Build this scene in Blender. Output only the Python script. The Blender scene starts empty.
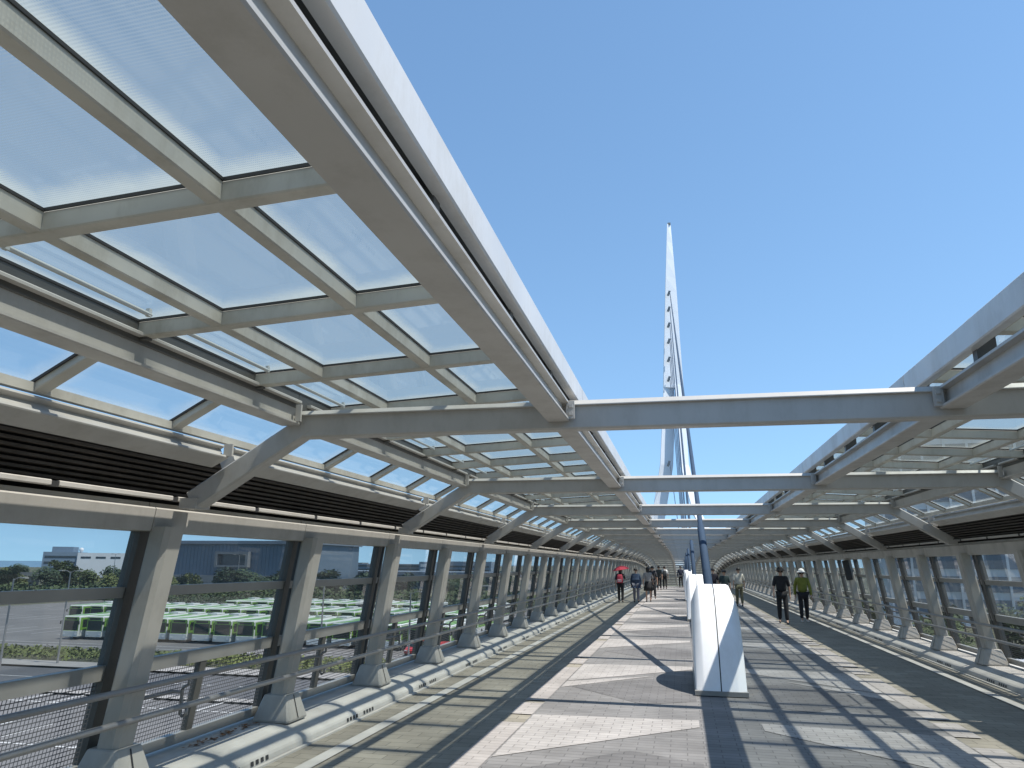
import bpy, math, random
from mathutils import Vector, Matrix
random.seed(7)
R = math.radians
scene = bpy.context.scene
col = scene.collection

# ------------------------------------------------------------------ helpers
S = 4.43            # distance between two roof frames
Y0 = 4.83           # first frame ahead of the viewer
NK = range(-3, 28)  # frames
YS, YE = Y0 - 3 * S, Y0 + 28 * S
GZ = -8.5           # ground below the bridge

def zd(y):          # the deck runs level and then falls away over a long crest
    return -0.0008 * max(0.0, y - 55.0) ** 2

def pitch(y, l):
    return math.atan2(zd(y + l) - zd(y), l)

class MB:
    def __init__(s):
        s.v = []; s.f = []; s.m = []; s.uv = {}
    def face(s, pts, m=0, uv=None):
        b = len(s.v); s.v += [tuple(p) for p in pts]
        s.f.append(list(range(b, b + len(pts)))); s.m.append(m)
        if uv: s.uv[len(s.f) - 1] = uv
    def grid(s, rows, m=0, closed=False, capm=None):
        b = len(s.v); n = len(rows[0])
        for r in rows: s.v += [tuple(p) for p in r]
        for i in range(len(rows) - 1):
            for j in range(n if closed else n - 1):
                k = (j + 1) % n
                s.f.append([b + i*n + j, b + i*n + k, b + (i+1)*n + k, b + (i+1)*n + j]); s.m.append(m)
        if closed and capm is not None:
            s.f.append([b + j for j in range(n)][::-1]); s.m.append(capm)
            s.f.append([b + (len(rows)-1)*n + j for j in range(n)]); s.m.append(capm)
    def box(s, x0, x1, y0, y1, z0, z1, m=0, M=None, c=0.0):
        """box, optionally with chamfered edges along its longest axis (c)"""
        if c <= 0:
            P = [Vector((x, y, z)) for z in (z0, z1) for y in (y0, y1) for x in (x0, x1)]
            if M: P = [M @ p for p in P]
            b = len(s.v); s.v += [tuple(p) for p in P]
            for q in ((0,2,3,1),(4,5,7,6),(0,1,5,4),(2,6,7,3),(0,4,6,2),(1,3,7,5)):
                s.f.append([b + i for i in q]); s.m.append(m)
            return
        d = [(x1 - x0, 0), (y1 - y0, 1), (z1 - z0, 2)]
        ax = max(d)[1]
        lo = [(y0, y1, z0, z1), (x0, x1, z0, z1), (x0, x1, y0, y1)][ax]
        a0, a1, b0, b1 = lo
        pr = [(a0+c,b0),(a1-c,b0),(a1,b0+c),(a1,b1-c),(a1-c,b1),(a0+c,b1),(a0,b1-c),(a0,b0+c)]
        e = [(x0, x1), (y0, y1), (z0, z1)][ax]
        rows = []
        for t in e:
            row = []
            for (a, b) in pr:
                p = Vector([(t, a, b), (a, t, b), (a, b, t)][ax])
                row.append(M @ p if M else p)
            rows.append(row)
        s.grid(rows, m, True, m)
    def prism(s, pr, y0, y1, m=0, sx=1):
        """profile [(x,z)...] pushed along Y"""
        rows = [[(sx*x, y, z) for x, z in pr] for y in (y0, y1)]
        s.grid(rows, m, True, m)
    def bar(s, a, b, w, h, m=0, c=0.0, up=(0, 0, 1)):
        a, b = Vector(a), Vector(b); d = (b - a); L = d.length; d.normalize()
        u = Vector(up); r = d.cross(u).normalized(); u = r.cross(d)
        M = Matrix((( r.x, d.x, u.x, a.x), (r.y, d.y, u.y, a.y), (r.z, d.z, u.z, a.z), (0,0,0,1)))
        s.box(-w/2, w/2, 0, L, -h/2, h/2, m, M, c)
    def tube(s, pts, rad, n=10, m=0):
        pts = [Vector(p) for p in pts]; rows = []
        for i, p in enumerate(pts):
            d = (pts[min(i+1, len(pts)-1)] - pts[max(i-1, 0)]).normalized()
            u = Vector((0,0,1)) if abs(d.z) < .9 else Vector((0,1,0))
            r = d.cross(u).normalized(); u = r.cross(d)
            q = rad[i] if isinstance(rad, (list, tuple)) else rad
            rows.append([p + r*math.cos(6.28319*j/n)*q + u*math.sin(6.28319*j/n)*q for j in range(n)])
        s.grid(rows, m, True, m)
    def add(s, o, m):
        b = len(s.v); s.v += o.v
        for f in o.f: s.f.append([i + b for i in f]); s.m.append(m)
    def build(s, name, mats, parent=None, smooth=False):
        me = bpy.data.meshes.new(name)
        me.from_pydata(s.v, [], s.f)
        if not isinstance(mats, (list, tuple)): mats = [mats]
        for m in mats: me.materials.append(m)
        if len(mats) > 1:
            for p, m in zip(me.polygons, s.m): p.material_index = m
        if s.uv:
            L = me.uv_layers.new(name='UVMap')
            for fi, uv in s.uv.items():
                for li, c in zip(me.polygons[fi].loop_indices, uv): L.data[li].uv = c
        import bmesh
        bm = bmesh.new(); bm.from_mesh(me); bmesh.ops.remove_doubles(bm, verts=bm.verts, dist=1e-5)
        if not s.uv: bmesh.ops.recalc_face_normals(bm, faces=bm.faces)
        bm.to_mesh(me); bm.free()
        if smooth:
            for p in me.polygons: p.use_smooth = True
        return link(name, me, parent)

def link(name, me, parent=None):
    o = bpy.data.objects.new(name, me); col.objects.link(o)
    if parent: o.parent = parent
    return o

def tag(o, label=None, cat=None, group=None, kind=None):
    if label: o['label'] = label
    if cat: o['category'] = cat
    if group: o['group'] = group
    if kind: o['kind'] = kind
    return o

def empty(name, loc=(0,0,0), rz=0, label=None, cat=None, group=None):
    o = bpy.data.objects.new(name, None); col.objects.link(o)
    o.location = loc; o.rotation_euler = (0, 0, rz); o.empty_display_size = .3
    return tag(o, label, cat, group)

def dup(o, parent=None):
    c = o.copy(); col.objects.link(c)
    if parent: c.parent = parent
    for ch in list(o.children): dup(ch, c)
    return c

# ------------------------------------------------------------------ materials
def mat(name, base, rough=.5, var=.12, scale=3.0, metal=0.0, bump=0.0, coord='Object', streak=False, spec=.5, dirt=0.0):
    m = bpy.data.materials.new(name); m.use_nodes = True
    nt = m.node_tree; b = nt.nodes['Principled BSDF']
    b.inputs['Roughness'].default_value = rough; b.inputs['Metallic'].default_value = metal
    b.inputs['Specular IOR Level'].default_value = spec
    tc = nt.nodes.new('ShaderNodeTexCoord'); mp = nt.nodes.new('ShaderNodeMapping')
    nt.links.new(tc.outputs[coord], mp.inputs[0])
    if streak: mp.inputs['Scale'].default_value = (4, 4, .5)
    n = nt.nodes.new('ShaderNodeTexNoise'); n.inputs['Scale'].default_value = scale; n.inputs['Detail'].default_value = 6
    nt.links.new(mp.outputs[0], n.inputs['Vector'])
    r = nt.nodes.new('ShaderNodeValToRGB'); e = r.color_ramp.elements
    e[0].position = .3; e[1].position = .7
    e[0].color = (*[c*(1-var) for c in base], 1); e[1].color = (*[min(1, c*(1+var)) for c in base], 1)
    nt.links.new(n.outputs['Fac'], r.inputs[0]); nt.links.new(r.outputs[0], b.inputs['Base Color'])
    if dirt:
        m2 = nt.nodes.new('ShaderNodeMapping'); m2.inputs['Scale'].default_value = (1.3, 1.1, .55); nt.links.new(tc.outputs[coord], m2.inputs[0])
        n2 = nt.nodes.new('ShaderNodeTexNoise'); n2.inputs['Scale'].default_value = 3.5; n2.inputs['Detail'].default_value = 9; n2.inputs['Roughness'].default_value = .72
        nt.links.new(m2.outputs[0], n2.inputs['Vector'])
        k = nt.nodes.new('ShaderNodeMapRange'); k.inputs[1].default_value = .48; k.inputs[2].default_value = .72; k.inputs[3].default_value = 0; k.inputs[4].default_value = dirt
        nt.links.new(n2.outputs['Fac'], k.inputs[0])
        mx = nt.nodes.new('ShaderNodeMix'); mx.data_type = 'RGBA'; nt.links.new(k.outputs[0], mx.inputs[0]); nt.links.new(r.outputs[0], mx.inputs[6])
        mx.inputs[7].default_value = (base[0]*.45, base[1]*.41, base[2]*.34, 1); nt.links.new(mx.outputs[2], b.inputs['Base Color'])
        k2 = nt.nodes.new('ShaderNodeMapRange'); k2.inputs[1].default_value = .3; k2.inputs[2].default_value = .7; k2.inputs[3].default_value = rough - .1; k2.inputs[4].default_value = rough + .15
        nt.links.new(n2.outputs['Fac'], k2.inputs[0]); nt.links.new(k2.outputs[0], b.inputs['Roughness'])
    if bump:
        bp = nt.nodes.new('ShaderNodeBump'); bp.inputs['Strength'].default_value = bump; bp.inputs['Distance'].default_value = .02
        nt.links.new(n.outputs['Fac'], bp.inputs['Height']); nt.links.new(bp.outputs[0], b.inputs['Normal'])
    return m

def paver(name, base, bw=.3, bh=.1, var=.14, joint=.62, rot=0.0, rough=.75, offs=.5):
    m = bpy.data.materials.new(name); m.use_nodes = True
    nt = m.node_tree; b = nt.nodes['Principled BSDF']; b.inputs['Roughness'].default_value = rough
    b.inputs['Specular IOR Level'].default_value = .3
    tc = nt.nodes.new('ShaderNodeTexCoord'); mp = nt.nodes.new('ShaderNodeMapping')
    mp.inputs['Rotation'].default_value = (0, 0, rot)
    nt.links.new(tc.outputs['Object'], mp.inputs[0])
    br = nt.nodes.new('ShaderNodeTexBrick')
    br.inputs['Scale'].default_value = 1; br.inputs['Brick Width'].default_value = bw; br.inputs['Row Height'].default_value = bh
    br.inputs['Mortar Size'].default_value = .006; br.inputs['Mortar Smooth'].default_value = .3; br.offset = offs
    br.inputs['Color1'].default_value = (*[c*(1-var) for c in base], 1)
    br.inputs['Color2'].default_value = (*[c*(1+var) for c in base], 1)
    br.inputs['Mortar'].default_value = (*[c*joint for c in base], 1)
    nt.links.new(mp.outputs[0], br.inputs['Vector'])
    n = nt.nodes.new('ShaderNodeTexNoise'); n.inputs['Scale'].default_value = 1.3; n.inputs['Detail'].default_value = 8
    n.inputs['Roughness'].default_value = .65
    nt.links.new(tc.outputs['Object'], n.inputs['Vector'])
    mr = nt.nodes.new('ShaderNodeMapRange'); mr.inputs[1].default_value = .3; mr.inputs[2].default_value = .7
    mr.inputs[3].default_value = .72; mr.inputs[4].default_value = 1.14
    nt.links.new(n.outputs['Fac'], mr.inputs[0])
    mx = nt.nodes.new('ShaderNodeMix'); mx.data_type = 'RGBA'; mx.blend_type = 'MULTIPLY'; mx.inputs[0].default_value = 1
    nt.links.new(br.outputs['Color'], mx.inputs[6]); nt.links.new(mr.outputs[0], mx.inputs[7])
    nt.links.new(mx.outputs[2], b.inputs['Base Color'])
    bp = nt.nodes.new('ShaderNodeBump'); bp.inputs['Strength'].default_value = .25; bp.inputs['Distance'].default_value = .004
    nt.links.new(br.outputs['Fac'], bp.inputs['Height']); bp.invert = True
    nt.links.new(bp.outputs[0], b.inputs['Normal'])
    return m

def glass_mat(name, tint, dust=.12, dust_col=(.6,.62,.58), gloss=.08, edge=.25, grid=0.0):
    """thin glazing: clear tint + dirt film (thicker along the edges of each pane) + reflection"""
    m = bpy.data.materials.new(name); m.use_nodes = True
    nt = m.node_tree; nt.nodes.clear(); N = nt.nodes.new; Lk = nt.links.new
    out = N('ShaderNodeOutputMaterial')
    tr = N('ShaderNodeBsdfTransparent'); tr.inputs[0].default_value = (*tint, 1)
    df = N('ShaderNodeBsdfDiffuse'); df.inputs[0].default_value = (*dust_col, 1)
    tl = N('ShaderNodeBsdfTranslucent'); tl.inputs[0].default_value = (*dust_col, 1)
    ds = N('ShaderNodeMixShader'); ds.inputs[0].default_value = .68; Lk(df.outputs[0], ds.inputs[1]); Lk(tl.outputs[0], ds.inputs[2])
    gl = N('ShaderNodeBsdfGlossy'); gl.inputs['Roughness'].default_value = .03
    tc = N('ShaderNodeTexCoord')
    sp = N('ShaderNodeSeparateXYZ'); Lk(tc.outputs['UV'], sp.inputs[0])
    def edge_of(o):
        a = N('ShaderNodeMath'); a.operation = 'SUBTRACT'; a.inputs[1].default_value = .5; Lk(o, a.inputs[0])
        b = N('ShaderNodeMath'); b.operation = 'ABSOLUTE'; Lk(a.outputs[0], b.inputs[0]); return b.outputs[0]
    mx = N('ShaderNodeMath'); mx.operation = 'MAXIMUM'; Lk(edge_of(sp.outputs[0]), mx.inputs[0]); Lk(edge_of(sp.outputs[1]), mx.inputs[1])
    n = N('ShaderNodeTexNoise'); n.inputs['Scale'].default_value = 2.2; n.inputs['Detail'].default_value = 7; n.inputs['Roughness'].default_value = .6
    Lk(tc.outputs['Object'], n.inputs['Vector'])
    ad = N('ShaderNodeMath'); ad.operation = 'MULTIPLY_ADD'; ad.inputs[1].default_value = .22; Lk(n.outputs['Fac'], ad.inputs[0]); Lk(mx.outputs[0], ad.inputs[2])
    mr = N('ShaderNodeMapRange'); mr.interpolation_type = 'SMOOTHSTEP'
    mr.inputs[1].default_value = .46; mr.inputs[2].default_value = .64
    mr.inputs[3].default_value = dust; mr.inputs[4].default_value = dust + edge
    Lk(ad.outputs[0], mr.inputs[0])
    n2 = N('ShaderNodeTexNoise'); n2.inputs['Scale'].default_value = 1.1; n2.inputs['Detail'].default_value = 9; n2.inputs['Roughness'].default_value = .7
    Lk(tc.outputs['Object'], n2.inputs['Vector'])
    m2 = N('ShaderNodeMath'); m2.operation = 'MULTIPLY_ADD'; m2.inputs[1].default_value = 1.5*dust; m2.inputs[2].default_value = -.75*dust
    Lk(n2.outputs['Fac'], m2.inputs[0])
    a2 = N('ShaderNodeMath'); a2.operation = 'ADD'; a2.use_clamp = True; Lk(mr.outputs[0], a2.inputs[0]); Lk(m2.outputs[0], a2.inputs[1])
    fac = a2.outputs[0]
    if grid:
        w = N('ShaderNodeTexWave'); w.wave_type = 'BANDS'; w.bands_direction = 'Y'; w.inputs['Scale'].default_value = grid
        w2 = N('ShaderNodeTexWave'); w2.wave_type = 'BANDS'; w2.bands_direction = 'X'; w2.inputs['Scale'].default_value = grid*1.7
        Lk(tc.outputs['Object'], w.inputs[0]); Lk(tc.outputs['Object'], w2.inputs[0])
        pm = N('ShaderNodeMath'); pm.operation = 'MAXIMUM'; Lk(w.outputs['Fac'], pm.inputs[0]); Lk(w2.outputs['Fac'], pm.inputs[1])
        a3 = N('ShaderNodeMath'); a3.operation = 'MULTIPLY_ADD'; a3.inputs[1].default_value = .2; a3.use_clamp = True
        Lk(pm.outputs[0], a3.inputs[0]); Lk(fac, a3.inputs[2]); fac = a3.outputs[0]
    s1 = N('ShaderNodeMixShader'); Lk(fac, s1.inputs[0]); Lk(tr.outputs[0], s1.inputs[1]); Lk(ds.outputs[0], s1.inputs[2])
    lw = N('ShaderNodeLayerWeight'); pw = N('ShaderNodeMath'); pw.operation = 'POWER'; pw.inputs[1].default_value = 4.0; Lk(lw.outputs['Facing'], pw.inputs[0])
    fm = N('ShaderNodeMath'); fm.operation = 'MULTIPLY_ADD'; fm.inputs[1].default_value = gloss; fm.inputs[2].default_value = .045; Lk(pw.outputs[0], fm.inputs[0])
    s2 = N('ShaderNodeMixShader'); Lk(fm.outputs[0], s2.inputs[0]); Lk(s1.outputs[0], s2.inputs[1]); Lk(gl.outputs[0], s2.inputs[2])
    Lk(s2.outputs[0], out.inputs[0])
    return m

def mesh_mat(name, pitch_=.03, open_=.72, base=(.12,.12,.12)):
    """woven wire panel: round-off square holes set out on the panel in metres"""
    m = bpy.data.materials.new(name); m.use_nodes = True
    nt = m.node_tree; b = nt.nodes['Principled BSDF']; b.inputs['Base Color'].default_value = (*base, 1); b.inputs['Roughness'].default_value = .5
    N = nt.nodes.new; Lk = nt.links.new
    tc = N('ShaderNodeTexCoord'); sp = N('ShaderNodeSeparateXYZ'); Lk(tc.outputs['UV'], sp.inputs[0])
    outs = []
    for i in (0, 1):
        d = N('ShaderNodeMath'); d.operation = 'MULTIPLY'; d.inputs[1].default_value = 1/pitch_; Lk(sp.outputs[i], d.inputs[0])
        f = N('ShaderNodeMath'); f.operation = 'FRACT'; Lk(d.outputs[0], f.inputs[0])
        g = N('ShaderNodeMath'); g.operation = 'GREATER_THAN'; g.inputs[1].default_value = open_; Lk(f.outputs[0], g.inputs[0]); outs.append(g.outputs[0])
    mx = N('ShaderNodeMath'); mx.operation = 'MAXIMUM'; Lk(outs[0], mx.inputs[0]); Lk(outs[1], mx.inputs[1])
    Lk(mx.outputs[0], b.inputs['Alpha'])
    return m

PAINT = mat('warm_grey_paint', (.45,.433,.398), .4, .06, 2.0, dirt=.28)
PAINT2 = mat('post_paint', (.385,.368,.33), .45, .08, 2.5, dirt=.32)
WHITE = mat('white_paint', (.84,.845,.85), .34, .03, 2.0, dirt=.16)
GUT = mat('gutter_paint', (.62,.61,.59), .4, .05, 2.0, dirt=.3)
FRAME = mat('window_frame_paint', (.27,.265,.245), .45, .08, 4.0)
ALU = mat('roof_frame_paint', (.50,.482,.418), .5, .12, 2.2, dirt=.45)
DARKM = mat('dark_rubber', (.03,.03,.03), .6, .2, 5)
LOUV = mat('dark_louvre', (.085,.074,.063), .6, .25, 6)
STILE = mat('shaded_stile_paint', (.085,.083,.075), .45, .1, 4.0)  # frame tone darkened: shade on the stiles is put into the colour
STEEL = mat('handrail_steel', (.27,.26,.25), .38, .08, 5, metal=.35)
TUBE = mat('tube_plastic', (.45,.47,.45), .3, .03, 5)
CONC = mat('kerb_concrete', (.45,.432,.395), .8, .16, 2.2, bump=.15)
GLASS_R = glass_mat('roof_glass', (.685,.73,.715), .07, (.56,.57,.48), .5, .38, 26.0)
GLASS_S = glass_mat('slope_glass', (.80,.83,.82), .05, (.62,.64,.60), .4, .35)
GLASS_W = glass_mat('wall_glass', (.62,.65,.65), .06, (.5,.52,.5), .8, .05)
MESH = mesh_mat('wire_mesh', .03, .78, (.10,.105,.115))
P_SIDE = paver('side_paving', (.285,.260,.212), .3, .15, .10)
P_GREY = paver('grey_paving', (.212,.205,.199), .30, .10, .09)
P_LITE = paver('pale_paving', (.39,.367,.348), .20, .10, .07)
P_DARK = paver('dark_paving', (.165,.159,.156), .20, .10, .09)
P_PINK = paver('pinkish_paving', (.37,.343,.322), .30, .10, .07)
CABLE = mat('cable_sheath', (.042,.068,.108), .8, .08, 2, spec=.15)
MASTM = mat('mast_white', (.74,.78,.82), .45, .04, .4)

# ------------------------------------------------------------------ deck (the walkway people use)
def strip(name, prof, mats, y0=YS, y1=YE, n=60, m=0, kind='structure', z=0.0):
    mb = MB()
    ys = [y0 + (y1-y0)*i/n for i in range(n+1)]
    mb.grid([[(x, y, h + zd(y) + z) for x, h in prof] for y in ys], m, True, m)
    o = mb.build(name, mats); tag(o, kind=kind); return o

strip('walkway', [(-4.75,-.004),(4.75,-.004),(4.75,-.5),(3.2,-1.5),(-3.2,-1.5),(-4.75,-.5)], [P_SIDE])
# pattern of the central lane, each colour one thin sheet
def sheet(name, quads, m, z):
    mb = MB()
    for q in quads:
        ymin = min(p[1] for p in q); ymax = max(p[1] for p in q)
        mb.face([(x, y, zd(y) + z) for x, y in q])
    o = mb.build(name, m); tag(o, kind='structure'); return o

lane = []; y = YS
while y < YE:
    lane.append([(-2.12,y),(2.12,y),(2.12,y+1.08),(-2.12,y+1.08)]); y += 1.08
sheet('grey_paving', lane, P_GREY, .003)
brd_a, brd_b, lite, dark = [], [], [], []
P = S
for i in range(-4, 30):
    y = 8.63 + P*i
    for s in (-1, 1):
        # border band: pale runs with grey breaks
        brd_a.append([(s*2.37,y+.0),(s*2.37,y+.7),(s*2.12,y+.7),(s*2.12,y+.0)])
        brd_a.append([(s*2.37,y+.88),(s*2.37,y+3.98),(s*2.12,y+3.98),(s*2.12,y+.88)])
    for s in (-1, 1):
        lite.append([(s*2.10,y-1.9),(s*.32,y-.22),(s*.32,y+.14),(s*2.10,y)])
        dark.append([(s*1.96,y+2.05),(s*.95,y+.95),(s*.32,y+1.3),(s*.32,y+2.75),(s*.95,y+3.05)])
        if i % 2: lite.append([(s*2.10,y+3.62-P),(s*.36,y+3.62-P),(s*1.0,y+4.5-P),(s*2.10,y+4.5-P)] if False else [(s*2.10,y-1.94-.55),(s*2.10,y-1.94),(s*.9,y-1.1)])
sheet('pale_border', brd_a, P_PINK, .006)
sheet('pale_paving', lite, P_LITE, .0078)
sheet('dark_paving', dark, P_DARK, .006)

edge = []
for i in range(31):
    y = YS + 4.2*i
    for s in (-1, 1): edge.append([(s*3.43,y),(s*3.56,y),(s*3.56,y+4.19),(s*3.43,y+4.19)])
sheet('pale_edge_strip', edge, CONC, .006)

def kerb(s):
    mb = MB(); n = 90
    pr = [(4.74,-.02),(4.74,.158),(4.16,.155),(4.08,.142),(3.98,.112),(3.915,.088),(3.89,.07),(3.88,.05),(3.872,-.02)]
    ys = [YS + (YE-YS)*i/n for i in range(n+1)]
    mb.grid([[(s*x, y, h + zd(y)) for x, h in pr] for y in ys], 0, True, 0)
    # a flat channel stone along the foot and drain slots
    ch = [(3.866,-.02),(3.866,.012),(3.83,.012),(3.83,-.02)]
    mb.grid([[(s*x, y, h + zd(y)) for x, h in ch] for y in ys], 0, True, 0)
    y = YS + .6
    while y < 40:
        for g in (0, .42):
            for q in range(4):
                yy = y + g + q*.075
                mb.face([(s*3.872, yy, .022+zd(yy)), (s*3.872, yy+.045, .022+zd(yy)), (s*3.879, yy+.045, .056+zd(yy)), (s*3.879, yy, .056+zd(yy))], 1)
        y += S/2
    o = mb.build('kerb', [CONC, DARKM]); tag(o, kind='structure')
for s in (-1, 1): kerb(s)

# ------------------------------------------------------------------ roof canopy
canopy = empty('glazed_canopy', (0,0,0), 0, 'long steel and glass canopy over the walkway, open along its middle', 'canopy')

def lipped(x0, x1, z0, z1, lip=.045, t=.019, c=.006):
    """beam section: flanges stand proud of the recessed inner web (inner side = x0)"""
    return [(x0+c,z0),(x1-c,z0),(x1,z0+c),(x1,z1-c),(x1-c,z1),(x0+c,z1),(x0,z1-c),(x0,z1-t),(x0+lip,z1-t-.004),(x0+lip,z0+t+.004),(x0,z0+t),(x0,z0+c)]

def place(o, y, off=0.0):
    o.location = (0, y + off, zd(y + off)); o.rotation_euler = (pitch(y + off, S), 0, 0)

def seg(o, ks=NK, off=0.0, parent=None, step=S, first=None):
    """put the first piece at the first frame, copy it to the others"""
    for i, k in enumerate(ks):
        c = o if i == 0 else dup(o, parent)
        place(c, Y0 + k*step, off)
    return o

# crossbeams
mb = MB()
mb.box(-3.14, 3.14, -.005, .115, 2.505, 2.69, 0, None, .011)
mb.grid([[(x, y, z) for y, z in ((-.032,2.662),(.142,2.662),(.142,2.668),(.112,2.70),(-.002,2.70),(-.032,2.668))] for x in (-3.13, 3.13)], 0, True, 0)
seg(mb.build('crossbeam', PAINT, canopy), parent=canopy)
for s in (-1, 1):
    # raking struts down to the side walls
    mb = MB()
    mb.bar((s*3.06, .055, 2.605), (s*3.95, .055, 2.055), .125, .15, 0, .012)
    mb.box(s*3.95-.07, s*3.95+.07, -.03, .14, 1.998, 2.075)
    seg(mb.build('strut', PAINT, canopy), parent=canopy)
    # inner longitudinal box beam
    mb = MB()
    dx = 0.0 if s < 0 else .02
    pr = lipped(1.12+dx, 1.27+dx, 2.555, 2.692)
    mb.prism(pr, .13, S-.012, 0, s)
    bx = mb.build('box_beam', PAINT, canopy)
    seg(bx, parent=canopy)
    first = None
    for k in range(-2, 7):
        for yy in (.135, S-.06):
            if first is None:
                mb = MB(); mb.box(*sorted((s*(1.08+dx), s*(1.135+dx))), 0, .02, 2.565, 2.685)
                for zz in (2.60, 2.65): mb.box(*sorted((s*(1.09+dx), s*(1.115+dx))), -.012, .032, zz-.012, zz+.012)
                t = first = mb.build('end_plate', PAINT, canopy)
            else: t = dup(first, canopy)
            place(t, Y0 + k*S); t.location.y += yy
    # outer longitudinal beam at the bend of the roof
    mb = MB(); mb.prism(lipped(3.10, 3.25, 2.592, 2.775), .13, S-.012, 0, s)
    eb = mb.build('eaves_beam', PAINT, canopy)
    mb = MB(); mb.box(*sorted((s*3.07, s*3.112)), S-.075, S-.055, 2.61, 2.735)
    mb.build('end_plate', PAINT, eb)
    seg(eb, parent=canopy)
    # lower longitudinal beam, tilted with the sloping glass
    mb = MB(); a = R(27)
    pr = [(3.66 + x*math.cos(a) + z*math.sin(a)*0 + z*math.sin(a), 2.365 + z*math.cos(a) - x*math.sin(a)) for x, z in lipped(0, .155, 0, .115, .035)]
    mb.prism(pr, .13, S-.012, 0, s)
    lb = mb.build('lower_beam', PAINT, canopy)
    mb = MB()
    mb.box(*sorted((s*3.62, s*3.69)), S-.04, S-.02, 2.375, 2.465)
    mb.build('end_plate', PAINT, lb)
    seg(lb, parent=canopy)
    # gutter along the open middle
    mb = MB()
    mb.prism([(x+dx, z) for x, z in ((1.107,2.765),(1.155,2.765),(1.155,2.78),(1.135,2.785),(1.135,2.915),(1.107,2.915),(1.10,2.908),(1.10,2.772))], .006, S-.006, 0, s)
    if s < 0: mb.box(s*1.235, s*1.137, .006, S-.006, 2.797, 2.809, 1)  # dark tray added on the left only, to block a slit of sun
    seg(mb.build('gutter', [GUT, DARKM], canopy), off=S*.125, parent=canopy)
    # flat roof: rafters and purlins, glass above
    mb = MB(); gl = MB(); rub = MB()
    px = [1.10, 1.262+dx, 1.95+dx*.7, 2.68+dx*.3, 3.17]
    for x, w in zip(px[1:4], (.07, .06, .06)):
        mb.box(*sorted((s*(x-w/2), s*(x+w/2))), 0, S, 2.857, 2.937, 0, None, .006)
    ry = [S*(.125+.25*q) for q in range(4)]
    mb.box(*sorted((s*3.135, s*3.205)), .002, S-.002, 2.822, 2.939, 1, None, .004)
    for y in ry:
        mb.box(*sorted((s*(1.14+dx), s*3.165)), y-.035, y+.035, 2.853, 2.935, 0, None, .006)
    edges = [0.0] + ry + [S]
    for i in range(len(edges)-1):
        a0, a1 = edges[i], edges[i+1]
        b0 = a0 + (.036 if a0 in ry else 0); b1 = a1 - (.036 if a1 in ry else 0)
        for (xa, xb) in ((1.172+dx, px[1]-.036), (px[1]+.035, px[2]-.03), (px[2]+.03, px[3]-.03), (px[3]+.03, 3.135)):
            v0 = 0 if a0 in ry else .5; v1 = 1 if a1 in ry else .5
            gl.face([(s*xa, b0, 2.945), (s*xb, b0, 2.945), (s*xb, b1, 2.945), (s*xa, b1, 2.945)], 0, [(0,v0),(1,v0),(1,v1),(0,v1)])
            # dark glazing gasket round each pane
            g = .006
            if a0 in ry: rub.box(*sorted((s*xa, s*xb)), b0, b0+g, 2.930, 2.944)
            if a1 in ry: rub.box(*sorted((s*xa, s*xb)), b1-g, b1, 2.930, 2.944)
            rub.box(*sorted((s*xa, s*(xa+g))), b0, b1, 2.931, 2.943); rub.box(*sorted((s*(xb-g), s*xb)), b0, b1, 2.931, 2.943)
    for y in ry:
        mb.box(*sorted((s*(1.15+dx), s*(1.25+dx))), y-.03, y+.03, 2.694, 2.858, 1)
        mb.box(*sorted((s*3.09, s*3.15)), y-.02, y+.02, 2.84, 2.858, 1)
    gl.add(rub, 1)
    for q in (mb, gl):       # the roof falls gently outwards
        q.v = [(v[0], v[1], v[2] - .102 + (3.17 - abs(v[0]))*.055) for v in q.v]
    rf = mb.build('roof_frame', [ALU, STILE], canopy)
    gl.build('glass', [GLASS_R, DARKM], rf)
    seg(rf, parent=canopy)
    first = None
    for k in range(-2, 8):
        for y in ry:
            if first is None:
                tb = MB()
                tb.tube([(s*2.96, .12, 2.812), (s*2.96, .94, 2.812)], .012, 8)
                for yy in (.09, .905): tb.box(*sorted((s*2.95, s*2.97)), yy+.01, yy+.03, 2.80, 2.84)
                t = first = tb.build('light_tube', TUBE, canopy)
            else: t = dup(first, canopy)
            place(t, Y0 + k*S); t.location.y += y
    # sloping glass between the two outer beams
    p0 = Vector((3.215, 2.80)); p1 = Vector((3.74, 2.51))
    mb = MB(); gl = MB(); rub = MB()
    for y in ry:
        mb.bar((s*p0.x, y, p0.y), (s*p1.x, y, p1.y), .085, .06, 0, .006)
    mb.bar((s*p1.x, .0, p1.y-.004), (s*p1.x, S, p1.y-.004), .05, .05)
    for i in range(len(edges)-1):
        a0, a1 = edges[i], edges[i+1]
        b0 = a0 + (.044 if a0 in ry else 0); b1 = a1 - (.044 if a1 in ry else 0)
        v0 = 0 if a0 in ry else .5; v1 = 1 if a1 in ry else .5
        q0 = (p0.x+.012, p0.y+.02); q1 = (p1.x+.012, p1.y+.02)
        gl.face([(s*q0[0], b0, q0[1]), (s*q1[0], b0, q1[1]), (s*q1[0], b1, q1[1]), (s*q0[0], b1, q0[1])], 0, [(0,v0),(1,v0),(1,v1),(0,v1)])
        for (e, bb) in ((a0, b0+.006), (a1, b1-.006)):
            if e in ry: rub.bar((s*q0[0], bb, q0[1]-.008), (s*q1[0], bb, q1[1]-.008), .011, .014)
    sf = mb.build('slope_frame', ALU, canopy)
    gl.add(rub, 1); gl.build('glass', [GLASS_S, DARKM], sf)
    seg(sf, parent=canopy)
    # dark ventilation louvres under it
    mb = MB()
    lo = 0 if s < 0 else -.10
    a = Vector((4.30, 2.09)); b = Vector((4.0+lo, 2.39)); nn = 10
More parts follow.
